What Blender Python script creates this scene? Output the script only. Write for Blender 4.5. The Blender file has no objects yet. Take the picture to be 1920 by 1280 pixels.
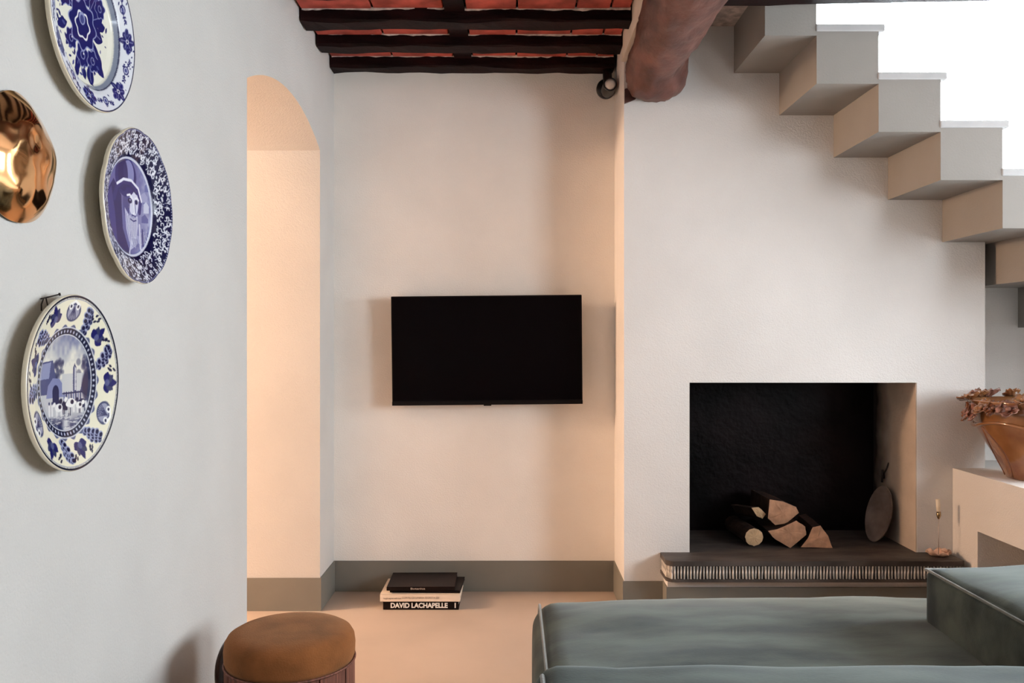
import bpy, bmesh, math, random
import numpy as np
from mathutils import Vector, Matrix, noise as mnoise

random.seed(7)
rng = np.random.RandomState(11)
scene = bpy.context.scene
C = scene.collection

# ------------------------------------------------------------------ camera
F = 1560.0                      # focal length in pixels of the 1920x1280 frame
EYE = 1.2
cam = bpy.data.cameras.new('camera')
cam.sensor_width = 36.0
cam.lens = F / 1920 * 36.0
cam_o = bpy.data.objects.new('camera', cam)
cam_o.location = (0, 0, EYE)
cam_o.rotation_euler = (math.pi / 2, 0, 0)
C.objects.link(cam_o)
scene.camera = cam_o

def at(px, py, Y):
    """photo pixel at depth Y -> point"""
    return Vector(((px - 960) * Y / F, Y, EYE - (py - 640) * Y / F))

# ------------------------------------------------------------------ light
SKY = 25.0
world = bpy.data.worlds.new('daylight')
scene.world = world
world.use_nodes = True
bg = world.node_tree.nodes['Background']
bg.inputs[0].default_value = (0.86, 0.94, 1.0, 1)
bg.inputs[1].default_value = SKY

def portal(name, loc, rot, sx, sy):
    l = bpy.data.lights.new(name, 'AREA')
    l.shape = 'RECTANGLE'; l.size = sx; l.size_y = sy
    l.cycles.is_portal = True
    o = bpy.data.objects.new(name, l)
    o.location = loc; o.rotation_euler = rot
    C.objects.link(o)
# (window openings: WIN_SIDE on the right wall, WIN_STAIR behind the stair)
RX = 3.2                                   # right wall plane
WS = (2.15, 3.0, 0.95, 2.1)               # side window: y0 y1 z0 z1
WT = (1.15, 3.1, 1.75, 3.9)                # stair window: x0 x1 z0 z1
SWY = 4.75                                 # stairwell back wall
portal('side_window_portal', (RX + .02, (WS[0]+WS[1])/2, (WS[2]+WS[3])/2), (0, math.pi/2, 0), WS[3]-WS[2], WS[1]-WS[0])
portal('stair_window_portal', ((WT[0]+WT[1])/2, SWY - .01, (WT[2]+WT[3])/2), (-math.pi/2, 0, 0), WT[1]-WT[0], WT[3]-WT[2])
# second window of the right wall, beside the camera
WN = (0.1, 1.5, 0.9, 2.1)
portal('near_window_portal', (RX + .02, (WN[0]+WN[1])/2, (WN[2]+WN[3])/2), (0, math.pi/2, 0), WN[3]-WN[2], WN[1]-WN[0])

# warm lamp of the room behind the arched doorway
lp = bpy.data.lights.new('side_room_lamp', 'POINT')
lp.energy = 290.0
lp.color = (1.0, 0.66, 0.43)
lp.shadow_soft_size = 0.14
lpo = bpy.data.objects.new('side_room_lamp', lp)
lpo.location = (-3.35, 3.1, 2.0)
C.objects.link(lpo)

scene.view_settings.view_transform = 'Standard'
scene.view_settings.look = 'None'
scene.view_settings.gamma = 1.0
scene.view_settings.use_curve_mapping = False
scene.view_settings.exposure = 0.10
try:
    scene.cycles.max_bounces = 10
    scene.cycles.diffuse_bounces = 6
    scene.cycles.use_denoising = True
    scene.cycles.sample_clamp_indirect = 6.0
    scene.cycles.caustics_reflective = False
    scene.cycles.caustics_refractive = False
except Exception:
    pass

# ------------------------------------------------------------------ materials
def s2l(c):
    return tuple((x/12.92 if x <= .04045 else ((x+.055)/1.055)**2.4) for x in c)
def hexc(r, g, b):
    return s2l((r/255., g/255., b/255.))

def mat(name, col, rough=.6, var=.0, vscale=6., bump=0., bscale=200., spec=.5, metal=0., sheen=0.,
        sheen_tint=(1, 1, 1), coat=0., col2=None, stretch=(1, 1, 1), detail=4.):
    m = bpy.data.materials.new(name)
    m.use_nodes = True
    nt = m.node_tree; N = nt.nodes; L = nt.links
    p = N['Principled BSDF']
    p.inputs['Base Color'].default_value = (*col, 1)
    p.inputs['Roughness'].default_value = rough
    p.inputs['Specular IOR Level'].default_value = spec
    p.inputs['Metallic'].default_value = metal
    p.inputs['Sheen Weight'].default_value = sheen
    p.inputs['Sheen Tint'].default_value = (*sheen_tint, 1)
    p.inputs['Coat Weight'].default_value = coat
    tc = N.new('ShaderNodeTexCoord')
    mp = N.new('ShaderNodeMapping'); mp.inputs['Scale'].default_value = stretch
    L.new(tc.outputs['Object'], mp.inputs['Vector'])
    if var > 0 or col2:
        nz = N.new('ShaderNodeTexNoise'); nz.inputs['Scale'].default_value = vscale
        nz.inputs['Detail'].default_value = detail
        L.new(mp.outputs[0], nz.inputs['Vector'])
        rp = N.new('ShaderNodeValToRGB')
        if col2:
            a, b = col, col2
        else:
            a = tuple(max(0, x*(1-var)) for x in col); b = tuple(min(1, x*(1+var)) for x in col)
        rp.color_ramp.elements[0].color = (*a, 1); rp.color_ramp.elements[0].position = .35
        rp.color_ramp.elements[1].color = (*b, 1); rp.color_ramp.elements[1].position = .65
        L.new(nz.outputs['Fac'], rp.inputs[0]); L.new(rp.outputs[0], p.inputs['Base Color'])
    if bump > 0:
        nb = N.new('ShaderNodeTexNoise'); nb.inputs['Scale'].default_value = bscale
        nb.inputs['Detail'].default_value = 3
        L.new(mp.outputs[0], nb.inputs['Vector'])
        bp = N.new('ShaderNodeBump'); bp.inputs['Strength'].default_value = bump
        bp.inputs['Distance'].default_value = .004
        L.new(nb.outputs['Fac'], bp.inputs['Height']); L.new(bp.outputs[0], p.inputs['Normal'])
    return m

M = {}
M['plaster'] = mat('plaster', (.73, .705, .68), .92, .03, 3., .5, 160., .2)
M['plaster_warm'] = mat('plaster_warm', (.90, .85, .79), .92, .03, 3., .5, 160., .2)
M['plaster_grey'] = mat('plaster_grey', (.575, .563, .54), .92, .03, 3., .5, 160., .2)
M['plaster_cream'] = mat('plaster_cream', (.70, .62, .53), .9, .05, 9., .25, 90., .2)
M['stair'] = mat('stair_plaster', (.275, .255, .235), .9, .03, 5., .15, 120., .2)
M['tread'] = mat('tread_stone', (.44, .435, .435), .6, .04, 14., .1, 90., .3)
M['floor'] = mat('resin_floor', (.44, .355, .29), .55, .06, 2.2, .06, 30., .35)
M['skirt'] = mat('grey_skirting', (.19, .18, .155), .55, .06, 4., .1, 60., .4)
M['joist'] = mat('dark_timber', (.010, .0025, .0025), .6, .5, 7., .5, 60., .10, stretch=(1, 5, 5))
M['beam'] = mat('rough_brown_beam', (.036, .014, .010), .48, 0, 5.5, .9, 28., .35, col2=(.17, .070, .054), stretch=(1.6, .8, 1.6), detail=10)
M['tile'] = mat('red_terracotta', (.40, .075, .055), .7, .35, 12., .3, 60., .3)
M['mortar'] = mat('mortar', (.55, .46, .42), .9, .3, 30., .4, 80.)
M['black'] = mat('black_metal', (.010, .008, .008), .35, spec=.4)
M['screen'] = mat('tv_screen', (.0025, .0012, .0016), .3, spec=.05)
M['tvframe'] = mat('tv_frame', (.005, .003, .003), .45, spec=.15)
M['lens'] = mat('frosted_lens', (.75, .70, .66), .35)
M['velvet'] = mat('green_velvet', (.004, .007, .006), .85, 0, 7.5, .10, 260., .12, sheen=.31, sheen_tint=(.86, .97, .97), col2=(.070, .086, .070), stretch=(.45, 1.3, 1), detail=9)
M['piping'] = mat('velvet_piping', (.15, .16, .145), .7, .2, 30., .2, 200., .2, sheen=.6)
M['suede'] = mat('brown_suede', (.24, .085, .025), .9, .25, 9., .3, 250., .15, sheen=.2, sheen_tint=(1, .7, .45))
M['walnut'] = mat('reddish_wood', (.17, .062, .040), .55, .45, 9., .35, 60., .3, stretch=(14, 14, .8))
M['leather'] = mat('glossy_brown_leather', (.03, .012, .008), .16, .2, 8., .05, 80., .5)
M['slate'] = mat('dark_slate', (.055, .045, .040), .55, .45, 9., .5, 45., .4, stretch=(.6, 2, 1))
M['rib'] = mat('worn_rib_stone', (.50, .47, .43), .75, .45, 45., .5, 90., .3)
M['band'] = mat('dark_band_stone', (.035, .030, .028), .8, .4, 25., .3, 60.)
M['soot'] = mat('soot', (.0018, .0010, .0012), .5, 0, 4.5, .9, 26., .10, col2=(.010, .0055, .006), detail=7)
M['bark'] = mat('bark', (.032, .016, .011), .9, .5, 14., .7, 40., .2)
M['cutwood'] = mat('cut_wood', (.50, .27, .16), .75, .25, 18., .5, 50., .25)
M['cutwood_pale'] = mat('cut_wood_pale', (.60, .40, .23), .75, .15, 22., .3, 60., .25)
M['iron'] = mat('dusty_iron', (.15, .115, .10), .7, .35, 9., .3, 60., .3)
M['wire'] = mat('dark_wire', (.02, .012, .010), .5)
M['candle'] = mat('wax', (.80, .70, .55), .5)
M['brass'] = mat('brass', (.42, .29, .16), .25, metal=1.)
M['petal'] = mat('peach_ceramic', (.66, .44, .33), .4, .2, 25., .2, 60.)
M['steel'] = mat('thin_steel', (.45, .38, .35), .4, metal=.6)
M['glaze'] = mat('honey_glaze', (.17, .060, .022), .08, 0, 7., .22, 16., .6, coat=.9, col2=(.33, .155, .060), detail=6)
M['glaze_dark'] = mat('dark_honey_glaze', (.15, .05, .02), .12, .3, 14., .15, 30., .5, coat=.5)
M['glaze_rose'] = mat('rosy_glaze', (.24, .105, .075), .10, .4, 22., .15, 40., .5, coat=.6)
M['gold'] = mat('gold_lustre', (.80, .46, .22), .11, .12, 5., .05, 9., .5, metal=1.)
M['cream'] = mat('cream_glaze', (.74, .66, .50), .2, .04, 12., coat=.3)
M['bookblack'] = mat('book_black', (.008, .004, .0035), .5, .3, 20., spec=.12)
M['bookcream'] = mat('book_cream', (.78, .65, .52), .5, .04, 20.)
M['paper'] = mat('paper_edges', (.70, .62, .54), .8, .15, 3., .2, 300., stretch=(1, 1, 90))
M['white'] = mat('white_print', (.85, .80, .74), .6)
M['greyprint'] = mat('grey_print', (.42, .34, .28), .6)
M['white_frame'] = mat('white_window_frame', (.75, .75, .75), .5)

def glass_mat():
    m = bpy.data.materials.new('window_glass'); m.use_nodes = True
    nt = m.node_tree; N = nt.nodes; L = nt.links
    for n in list(N): N.remove(n)
    out = N.new('ShaderNodeOutputMaterial'); mx = N.new('ShaderNodeMixShader')
    t = N.new('ShaderNodeBsdfTransparent'); g = N.new('ShaderNodeBsdfGlossy')
    g.inputs['Roughness'].default_value = .02
    mx.inputs[0].default_value = .05
    L.new(t.outputs[0], mx.inputs[1]); L.new(g.outputs[0], mx.inputs[2]); L.new(mx.outputs[0], out.inputs[0])
    return m
M['glass'] = glass_mat()

def soot_plaster():
    """plaster reveal of the firebox, stained by smoke towards its back"""
    m = mat('smoked_plaster', (.50, .42, .35), .9, .08, 9., .3, 70., .2)
    nt = m.node_tree; N = nt.nodes; L = nt.links
    p = N['Principled BSDF']
    src = p.inputs['Base Color'].links[0].from_socket
    tc = N.new('ShaderNodeTexCoord'); sx = N.new('ShaderNodeSeparateXYZ')
    L.new(tc.outputs['Object'], sx.inputs[0])
    nz = N.new('ShaderNodeTexNoise'); nz.inputs['Scale'].default_value = 7
    L.new(tc.outputs['Object'], nz.inputs['Vector'])
    ad = N.new('ShaderNodeMath'); ad.operation = 'MULTIPLY_ADD'
    ad.inputs[1].default_value = .12
    L.new(nz.outputs['Fac'], ad.inputs[0]); L.new(sx.outputs['Y'], ad.inputs[2])
    mr = N.new('ShaderNodeMapRange'); mr.inputs['From Min'].default_value = .30; mr.inputs['From Max'].default_value = .46
    L.new(ad.outputs[0], mr.inputs['Value'])
    mx = N.new('ShaderNodeMix'); mx.data_type = 'RGBA'
    L.new(mr.outputs[0], mx.inputs['Factor']); L.new(src, mx.inputs['A'])
    mx.inputs['B'].default_value = (.035, .024, .022, 1)
    L.new(mx.outputs['Result'], p.inputs['Base Color'])
    return m
M['smoked'] = soot_plaster()

def paint_mat():
    m = bpy.data.materials.new('painted_glaze'); m.use_nodes = True
    nt = m.node_tree; N = nt.nodes; L = nt.links
    p = N['Principled BSDF']
    a = N.new('ShaderNodeAttribute'); a.attribute_name = 'paint'
    L.new(a.outputs['Color'], p.inputs['Base Color'])
    p.inputs['Roughness'].default_value = .08
    p.inputs['Specular IOR Level'].default_value = .3
    return m
M['paint'] = paint_mat()

# ------------------------------------------------------------------ mesh helpers
class MB:
    def __init__(s):
        s.v = []; s.f = []; s.sm = []
    def add(s, v, f, smooth=False):
        b = len(s.v)
        s.v += [tuple(x) for x in v]
        s.f += [tuple(i + b for i in q) for q in f]
        s.sm += [smooth]*len(f)
        return s
    def box(s, x0, x1, y0, y1, z0, z1):
        v = [(x0,y0,z0),(x1,y0,z0),(x1,y1,z0),(x0,y1,z0),(x0,y0,z1),(x1,y0,z1),(x1,y1,z1),(x0,y1,z1)]
        f = [(0,3,2,1),(4,5,6,7),(0,1,5,4),(1,2,6,5),(2,3,7,6),(3,0,4,7)]
        return s.add(v, f)
    def bbox(s, x0, x1, y0, y1, z0, z1, bev=.004, seg=2):
        bm = bmesh.new()
        bmesh.ops.create_cube(bm, size=1)
        for q in bm.verts:
            q.co = ((x0+x1)/2 + q.co.x*(x1-x0), (y0+y1)/2 + q.co.y*(y1-y0), (z0+z1)/2 + q.co.z*(z1-z0))
        bmesh.ops.bevel(bm, geom=bm.edges[:], offset=bev, segments=seg, affect='EDGES', profile=.5)
        bm.verts.index_update()
        s.add([q.co[:] for q in bm.verts], [[w.index for w in q.verts] for q in bm.faces])
        bm.free()
        return s
    def prism(s, pts, axis, a, b):
        """closed 2D outline (concave allowed) extruded along axis from a to b"""
        def p3(p, t):
            if axis == 'X': return (t, p[0], p[1])
            if axis == 'Y': return (p[0], t, p[1])
            return (p[0], p[1], t)
        n = len(pts)
        v = [p3(p, a) for p in pts] + [p3(p, b) for p in pts]
        f = [tuple(range(n)), tuple(range(2*n-1, n-1, -1))]
        f += [(i, i+n, (i+1) % n + n, (i+1) % n) for i in range(n)]
        return s.add(v, f)
    def rings(s, rings, closed=True, cap0=True, cap1=True, smooth=True):
        n = len(rings[0]); v = [p for r in rings for p in r]; f = []
        m = n if closed else n-1
        for i in range(len(rings)-1):
            for j in range(m):
                k = (j+1) % n
                f.append((i*n+j, i*n+k, (i+1)*n+k, (i+1)*n+j))
        b = len(s.v)
        s.add(v, f, smooth)
        caps = []
        if cap0: caps.append(tuple(range(n-1, -1, -1)))
        if cap1: caps.append(tuple((len(rings)-1)*n + j for j in range(n)))
        s.f += [tuple(i+b for i in q) for q in caps]; s.sm += [False]*len(caps)
        return s
    def lathe(s, prof, c=(0,0,0), n=48, smooth=True, cap0=True, cap1=True, rmod=None):
        rs = []
        for r, z in prof:
            ring = []
            for j in range(n):
                a = 2*math.pi*j/n
                q = r*(rmod(a, z) if rmod else 1)
                ring.append((c[0]+q*math.cos(a), c[1]+q*math.sin(a), c[2]+z))
            rs.append(ring)
        return s.rings(rs, True, cap0, cap1, smooth)
    def tube(s, pts, r, n=8, closed=False, smooth=True):
        pts = [Vector(p) for p in pts]; rs = []
        m = len(pts)
        nrm = None
        for i, p in enumerate(pts):
            if closed: t = pts[(i+1) % m] - pts[i-1]
            else: t = pts[min(i+1, m-1)] - pts[max(i-1, 0)]
            t.normalize()
            if nrm is None:
                nrm = t.orthogonal().normalized()
            else:
                nrm = (nrm - t*nrm.dot(t)).normalized()
            b = t.cross(nrm)
            rr = r[i] if isinstance(r, (list, tuple)) else r
            rs.append([tuple(p + (nrm*math.cos(2*math.pi*j/n) + b*math.sin(2*math.pi*j/n))*rr) for j in range(n)])
        if closed: rs.append(rs[0])
        return s.rings(rs, True, not closed, not closed, smooth)
    def xf(s, fn):
        s.v = [tuple(fn(Vector(p))) for p in s.v]; return s

def world_loc(o):
    p = Vector((0, 0, 0))
    while o:
        p += o.location; o = o.parent
    return p

def obj(name, mb, m, parent=None, origin=None, kind=None, label=None, cat=None, group=None, fix=True):
    me = bpy.data.meshes.new(name)
    if parent is not None and origin is None:
        off = world_loc(parent)
    elif origin is not None:
        off = Vector(origin)
    else:
        xs = np.array(mb.v); lo = xs.min(0); hi = xs.max(0)
        off = Vector(((lo[0]+hi[0])/2, (lo[1]+hi[1])/2, lo[2]))
    me.from_pydata([tuple(Vector(p) - off) for p in mb.v], [], mb.f)
    me.polygons.foreach_set('use_smooth', mb.sm)
    if fix:
        bm = bmesh.new(); bm.from_mesh(me)
        bmesh.ops.recalc_face_normals(bm, faces=bm.faces[:])
        bm.to_mesh(me); bm.free()
    for x in (m if isinstance(m, (list, tuple)) else [m]):
        me.materials.append(x)
    me.update()
    o = bpy.data.objects.new(name, me)
    C.objects.link(o)
    if parent is not None:
        o.parent = parent
        o.location = off - world_loc(parent)
    else:
        o.location = off
    tag(o, label, cat, group, kind)
    return o

def tag(o, label=None, cat=None, group=None, kind=None):
    if label: o['label'] = label
    if cat: o['category'] = cat
    if group: o['group'] = group
    if kind: o['kind'] = kind
    return o

def thing(name, loc, label, cat, group=None):
    o = bpy.data.objects.new(name, None)
    o.empty_display_size = .05
    o.location = loc
    C.objects.link(o)
    return tag(o, label, cat, group)

def struct(name, mb, m, parent=None, **k):
    return obj(name, mb, m, parent, origin=(0, 0, 0) if parent is None else None, kind='structure', **k)

def fbm(p, sc, oct=3):
    return mnoise.fractal(Vector(p)*sc, 1.0, 2.0, oct)

# ------------------------------------------------------------------ the room
LX = -.856          # left wall face
BY = 4.0            # television wall face
PX = .493           # pier left edge
PY = 3.66           # fireplace wall face
D0, D1 = 2.687, 3.71                  # doorway in the left wall
DS, DR = 2.051, .112                  # springing height, rise
CEIL = 2.56

struct('floor', MB().box(-3.6, 3.3, -3.1, 4.9, -.1, 0), M['floor'])

# left wall with the arched doorway
ch = (D1-D0)/2; R = (ch*ch + DR*DR)/(2*DR)
arch = []
for i in range(0, 25):
    t = -1 + 2*i/24
    y = (D0+D1)/2 + t*ch
    arch.append((y, DS + math.sqrt(R*R-(t*ch)**2) - (R-DR)))
outline = [(-3.1, 0), (D0, 0)] + arch + [(D1, 0), (BY+.2, 0), (BY+.2, 2.9), (-3.1, 2.9)]
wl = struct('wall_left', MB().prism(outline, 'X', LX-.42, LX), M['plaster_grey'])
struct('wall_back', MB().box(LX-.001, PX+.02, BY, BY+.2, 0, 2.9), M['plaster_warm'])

# stair geometry
SX0, SG, SZ0, SR = 1.1754, .2392, 2.380, .1858     # soffit: left of SX(k) at height SZ(k)
def SX(k): return SX0 + SG*k if k > -1 else 1.0018
def SZ(k): return SZ0 - SR*k
def soffit(x0, x1):
    """zigzag underside of the stair between x0 and x1"""
    pts = []
    ks = [k for k in range(-1, 12) if x0 < SX(k) < x1]
    def h(x):
        k = -1
        while SX(k) <= x: k += 1
        return SZ(k) if k >= 0 else None
    pts.append((x0, h(x0)))
    for k in ks:
        a, b = SZ(k) , SZ(k+1)
        if k >= 0: pts.append((SX(k), a))
        pts.append((SX(k), b))
    pts.append((x1, h(x1)))
    return pts

FX0, FX1, FZ0, FZ1 = .781, 1.781, .273, 1.019      # fire opening
PXR = 2.081                                        # right end of the fireplace wall
FB = 4.09
w = MB()
w.prism([(PX, 0), (FX0, 0), (FX0, 2.62), (PX, 2.62)], 'Y', PY, FB+.1)
w.prism([(FX0, 0), (FX1, 0), (FX1, FZ0-.03), (FX0, FZ0-.03)], 'Y', PY, FB+.1)
top = [(FX0, FZ1), (FX1, FZ1)] + [(FX1, SZ(3))] + [p for p in reversed(soffit(SX(-1)+.0001, FX1)) if p[0] < FX1][0:] + [(SX(-1), 2.62), (FX0, 2.62)]
w.prism(top, 'Y', PY, PY+.14)
w.prism([(FX1, 0), (PXR, 0)] + list(reversed(soffit(FX1, PXR))), 'Y', PY, FB+.1)
wf = struct('wall_fireplace', w, M['plaster'])
# firebox lining
b = MB().box(FX0-.01, FX1+.01, FB, FB+.05, .2, 1.25)
struct('firebox_back', b, M['soot'], wf)
struct('firebox_hood', MB().box(FX0-.01, FX1+.01, PY+.13, FB+.05, 1.25, 1.3), M['soot'], wf)
struct('firebox_cheek', MB().box(FX0-.02, FX0+.004, PY+.09, FB, .26, 1.25), M['soot'], wf)
o = struct('firebox_reveal', MB().box(FX1-.004, FX1+.01, PY+.002, PY+.14, .262, FZ1).box(FX1-.004, FX1+.01, PY+.14, FB, .262, 1.25), M['smoked'], wf)
# soot plaster is graded by its own Y (object space): put the origin at the wall face
o.data.transform(Matrix.Translation((0, -PY, 0))); o.location = (0, PY, 0)

# recessed wall right of the fireplace, below the stair
w = MB().prism([(PXR, 0), (RX, 0)] + list(reversed(soffit(PXR, RX))), 'Y', 3.9, 4.1)
struct('wall_under_stair', w, M['plaster'])

# right wall with the side window
w = MB()
w.box(RX, RX+.3, -3.1, WN[0], 0, 4.3); w.box(RX, RX+.3, WN[1], WS[0], 0, 4.3); w.box(RX, RX+.3, WS[1], SWY+.2, 0, 4.3)
for q in (WS, WN):
    w.box(RX, RX+.3, q[0], q[1], 0, q[2]); w.box(RX, RX+.3, q[0], q[1], q[3], 4.3)
struct('wall_right', w, M['plaster'])
struct('wall_rear', MB().box(LX, RX, -3.3, -3.0, 0, 2.9), M['plaster'])
# stairwell: back wall with the tall window, side and upper walls
w = MB()
w.box(.7, WT[0], SWY, SWY+.2, 0, 4.3); w.box(WT[1], RX, SWY, SWY+.2, 0, 4.3)
w.box(WT[0], WT[1], SWY, SWY+.2, 0, WT[2]); w.box(WT[0], WT[1], SWY, SWY+.2, WT[3], 4.3)
struct('wall_stairwell', w, M['plaster'])
struct('wall_stairwell_left', MB().box(.80, .94, 3.02, SWY, 2.63, 4.3), M['plaster'])
struct('wall_stairwell_front', MB().box(.94, RX, 2.9, 3.02, 2.63, 4.3), M['plaster'])
struct('ceiling_stairwell', MB().box(.7, RX, 2.9, SWY+.2, 4.3, 4.4), M['plaster'])

def window(name, mbf, mbg):
    o = struct(name, mbf, M['white_frame'])
    struct('pane', mbg, M['glass'], o)
for wn, q in (('window_1', WS), ('window_3', WN)):
    f = MB(); y0, y1, z0, z1 = q
    for a, b_, c, d in ((y0, y0+.05, z0, z1), (y1-.05, y1, z0, z1), (y0, y1, z0, z0+.05), (y0, y1, z1-.05, z1)):
        f.box(RX+.12, RX+.17, a, b_, c, d)
    window(wn, f, MB().box(RX+.142, RX+.148, y0, y1, z0, z1))
f = MB(); x0, x1, z0, z1 = WT
for a, b_, c, d in ((x0, x0+.05, z0, z1), (x1-.05, x1, z0, z1), (x0, x1, z0, z0+.05), (x0, x1, z1-.05, z1)):
    f.box(a, b_, SWY+.1, SWY+.15, c, d)
window('window_2', f, MB().box(x0, x1, SWY+.122, SWY+.128, z0, z1))
# side room behind the doorway
w = MB()
w.box(-3.7, -3.6, .4, 4.3, 0, 2.9); w.box(-3.6, LX-.42, .3, .4, 0, 2.9); w.box(-3.6, LX-.42, 4.2, 4.3, 0, 2.9)
struct('wall_side_room', w, M['plaster'])
struct('ceiling_side_room', MB().box(-3.7, LX-.42, .3, 4.3, 2.5, 2.6), M['plaster'])

# ceiling slab over the sitting room (stairwell left open)
cl = MB()
cl.box(LX-.3, .62, -3.1, BY+.2, CEIL+.008, CEIL+.1)
cl.box(.62, RX, -3.1, 3.02, 2.60, 2.68)
cl.box(.62, 1.0, 3.02, FB+.2, 2.586, 2.70)
ceiling = struct('ceiling', cl, M['mortar'])
# plaster infill between joist ends and the big beam
struct('trim_1', MB().box(.482, .66, -3.1, PY, 2.43, 2.62), M['plaster_cream'])

# skirting (painted band)
SK = .147; T = .006
struct('baseboard_back', MB().box(LX, PX, BY-T, BY, 0, SK), M['skirt'])
k = MB().box(LX, LX+T, D1-T, BY-T, 0, SK).box(LX-.42, LX, D1-T, D1, 0, SK)
struct('baseboard_left', k, M['skirt'])
struct('baseboard_left_near', MB().box(LX, LX+T, -3, D0, 0, SK), M['skirt'])
k = MB().box(PX-T, PX, PY-T, BY-T, 0, SK).box(PX, .668, PY-T, PY, 0, SK)
struct('baseboard_pier', k, M['skirt'])

# ------------------------------------------------------------------ ceiling timbers
def rough_bar(x0, x1, y0, y1, z0, z1, jit, seed, n=26, ch=.008):
    rs = []
    prof = [(y0+ch, z0), (y1-ch, z0), (y1, z0+ch), (y1, z1), (y0, z1), (y0, z0+ch)]
    for i in range(n+1):
        x = x0 + (x1-x0)*i/n
        ring = []
        for j, (y, z) in enumerate(prof):
            d = fbm((x*3+seed*7.3, j*3.1, seed), 1.6)*jit
            e = fbm((x*3+seed*3.3, j*5.7, seed+9), 1.6)*jit
            ring.append((x, y+d, z+(e if z < z1 else 0)))
        rs.append(ring)
    return MB().rings(rs, smooth=False)

JB = 2.485
jl = ['dark brown ceiling joist lying against the television wall, spotlight at its end',
      'dark brown ceiling joist, second from the television wall',
      'dark brown ceiling joist, third from the television wall, below red tiles',
      'dark brown ceiling joist, fourth from the television wall']
backs = [3.996, 3.719, 3.440, 3.140]
for i in range(4):
    obj('ceiling_joist', rough_bar(LX+.002 + (.004 if i else 0), .481, backs[i]-.102, backs[i], JB+.004*(i == 3), CEIL, .009, i), M['joist'],
        label=jl[i], cat='joist', group='ceiling joists')
for i in range(4, 12):
    obj('ceiling_joist', rough_bar(LX+.004, .481, 3.140-.29*(i-3)-.102, 3.140-.29*(i-3), JB, CEIL, .009, i, n=8), M['joist'],
        label='dark brown ceiling joist, %s from the television wall' % ['fifth', 'sixth', 'seventh', 'eighth', 'ninth', 'tenth', 'eleventh', 'twelfth'][i-4], cat='joist', group='ceiling joists')
# red tiles between the joists
tb = [-.85, -.56, -.272]; tb2 = [-.188, .02, .256, .396, .478]
gaps = [(backs[i+1], backs[i]-.102) for i in range(3)] + [(backs[3]-.29, backs[3]-.102)]
for gi, (ya, yb) in enumerate(gaps):
    for row in (tb, tb2):
        for a, b_ in zip(row[:-1], row[1:]):
            dz = random.uniform(-.003, .003)
            mb = MB().bbox(a+.004, b_-.004, ya+.002, yb-.003, 2.534+dz, CEIL+.01, .003, 1)
            obj('tile', mb, M['tile'], ceiling)
    rs = []
    for i in range(90):
        x = LX+.012 + (.476-LX-.012)*i/89
        q = max(0.0004, .0045*(fbm((x*9, gi*4.0, 1), 2.2, 3)+.55))
        rs.append([(x, yb-.001-q, 2.5335), (x, yb+.003, 2.5335-q*1.5), (x, yb+.003, 2.54), (x, yb-.001-q, 2.54)])
    obj('mortar_fillet', MB().rings(rs, smooth=False), M['mortar'], ceiling)
    obj('dark_strip', MB().box(-.270, -.190, ya-.001, yb+.001, 2.524, CEIL+.008), M['joist'], ceiling)  # plain dark strip across each tile row, in the joist colour

# the big hand-hewn beam
secs = [(3.70, .618, 2.361, .118), (3.62, .618, 2.361, .126), (3.56, .618, 2.361, .133), (3.50, .615, 2.366, .131), (3.45, .609, 2.378, .121),
        (3.38, .604, 2.388, .116), (3.2, .60, 2.392, .121), (3.0, .597, 2.394, .129), (2.5, .59, 2.395, .133), (1.5, .585, 2.395, .135), (0, .585, 2.40, .135), (-3.0, .59, 2.40, .135)]
rs = []
ys = [3.655, 3.645, 3.62, 3.59, 3.56, 3.53, 3.50, 3.47, 3.44, 3.41] + [3.37-.05*i for i in range(16)] + [2.5-.25*i for i in range(22)]
def lerp_sec(y):
    for a, b_ in zip(secs[:-1], secs[1:]):
        if b_[0] <= y <= a[0]:
            t = (a[0]-y)/(a[0]-b_[0])
            return [a[i]+(b_[i]-a[i])*t for i in (1, 2, 3)]
    return secs[-1][1:]
for y in ys:
    cx, cz, r = lerp_sec(y)
    ring = []
    for j in range(40):
        a = 2*math.pi*j/40
        d = 1 + .12*fbm((math.cos(a)*1.2+2, y*2.6, math.sin(a)*1.2), 1.3, 4) + .055*fbm((math.cos(a)*4, y*9, math.sin(a)*4), 1.5)
        if y > 3.63: d *= .96
        ring.append((cx + r*d*math.cos(a), y, cz + r*d*math.sin(a)))
    rs.append(ring)
beam = obj('timber_beam', MB().rings(rs), M['beam'], label='thick rough-hewn round brown timber beam resting on the fireplace wall', cat='beam')
v = [at(1171, 168, 3.655), at(1171, 195, 3.655), at(1191, 187, 3.655), at(1194, 180, 3.655), at(1200, 160, 3.655)]
mb = MB().add(list(v) + [p + Vector((0, -.012, 0)) for p in v], [(0,1,2,3,4), (9,8,7,6,5)] + [(i, i+5, (i+1) % 5+5, (i+1) % 5) for i in range(5)])
obj('wood_wedge', mb, M['beam'], beam)

# dark beam along the edge of the stairwell
rs = []
for i in range(21):
    x = .70 + i*.085
    zb = 2.452 + (x-1.0)*.022
    ring = []
    for j, (y, z) in enumerate([(3.03, zb), (3.10, zb), (3.10, 2.70), (3.03, 2.70)]):
        ring.append((x, y, z + (.004*fbm((x*5, j, 3), 1.5) if j < 2 else 0)))
    rs.append(ring)
obj('stairwell_beam', MB().rings(rs, smooth=False), M['joist'], label='dark timber beam crossing in front of the top stair step', cat='beam')

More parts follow.
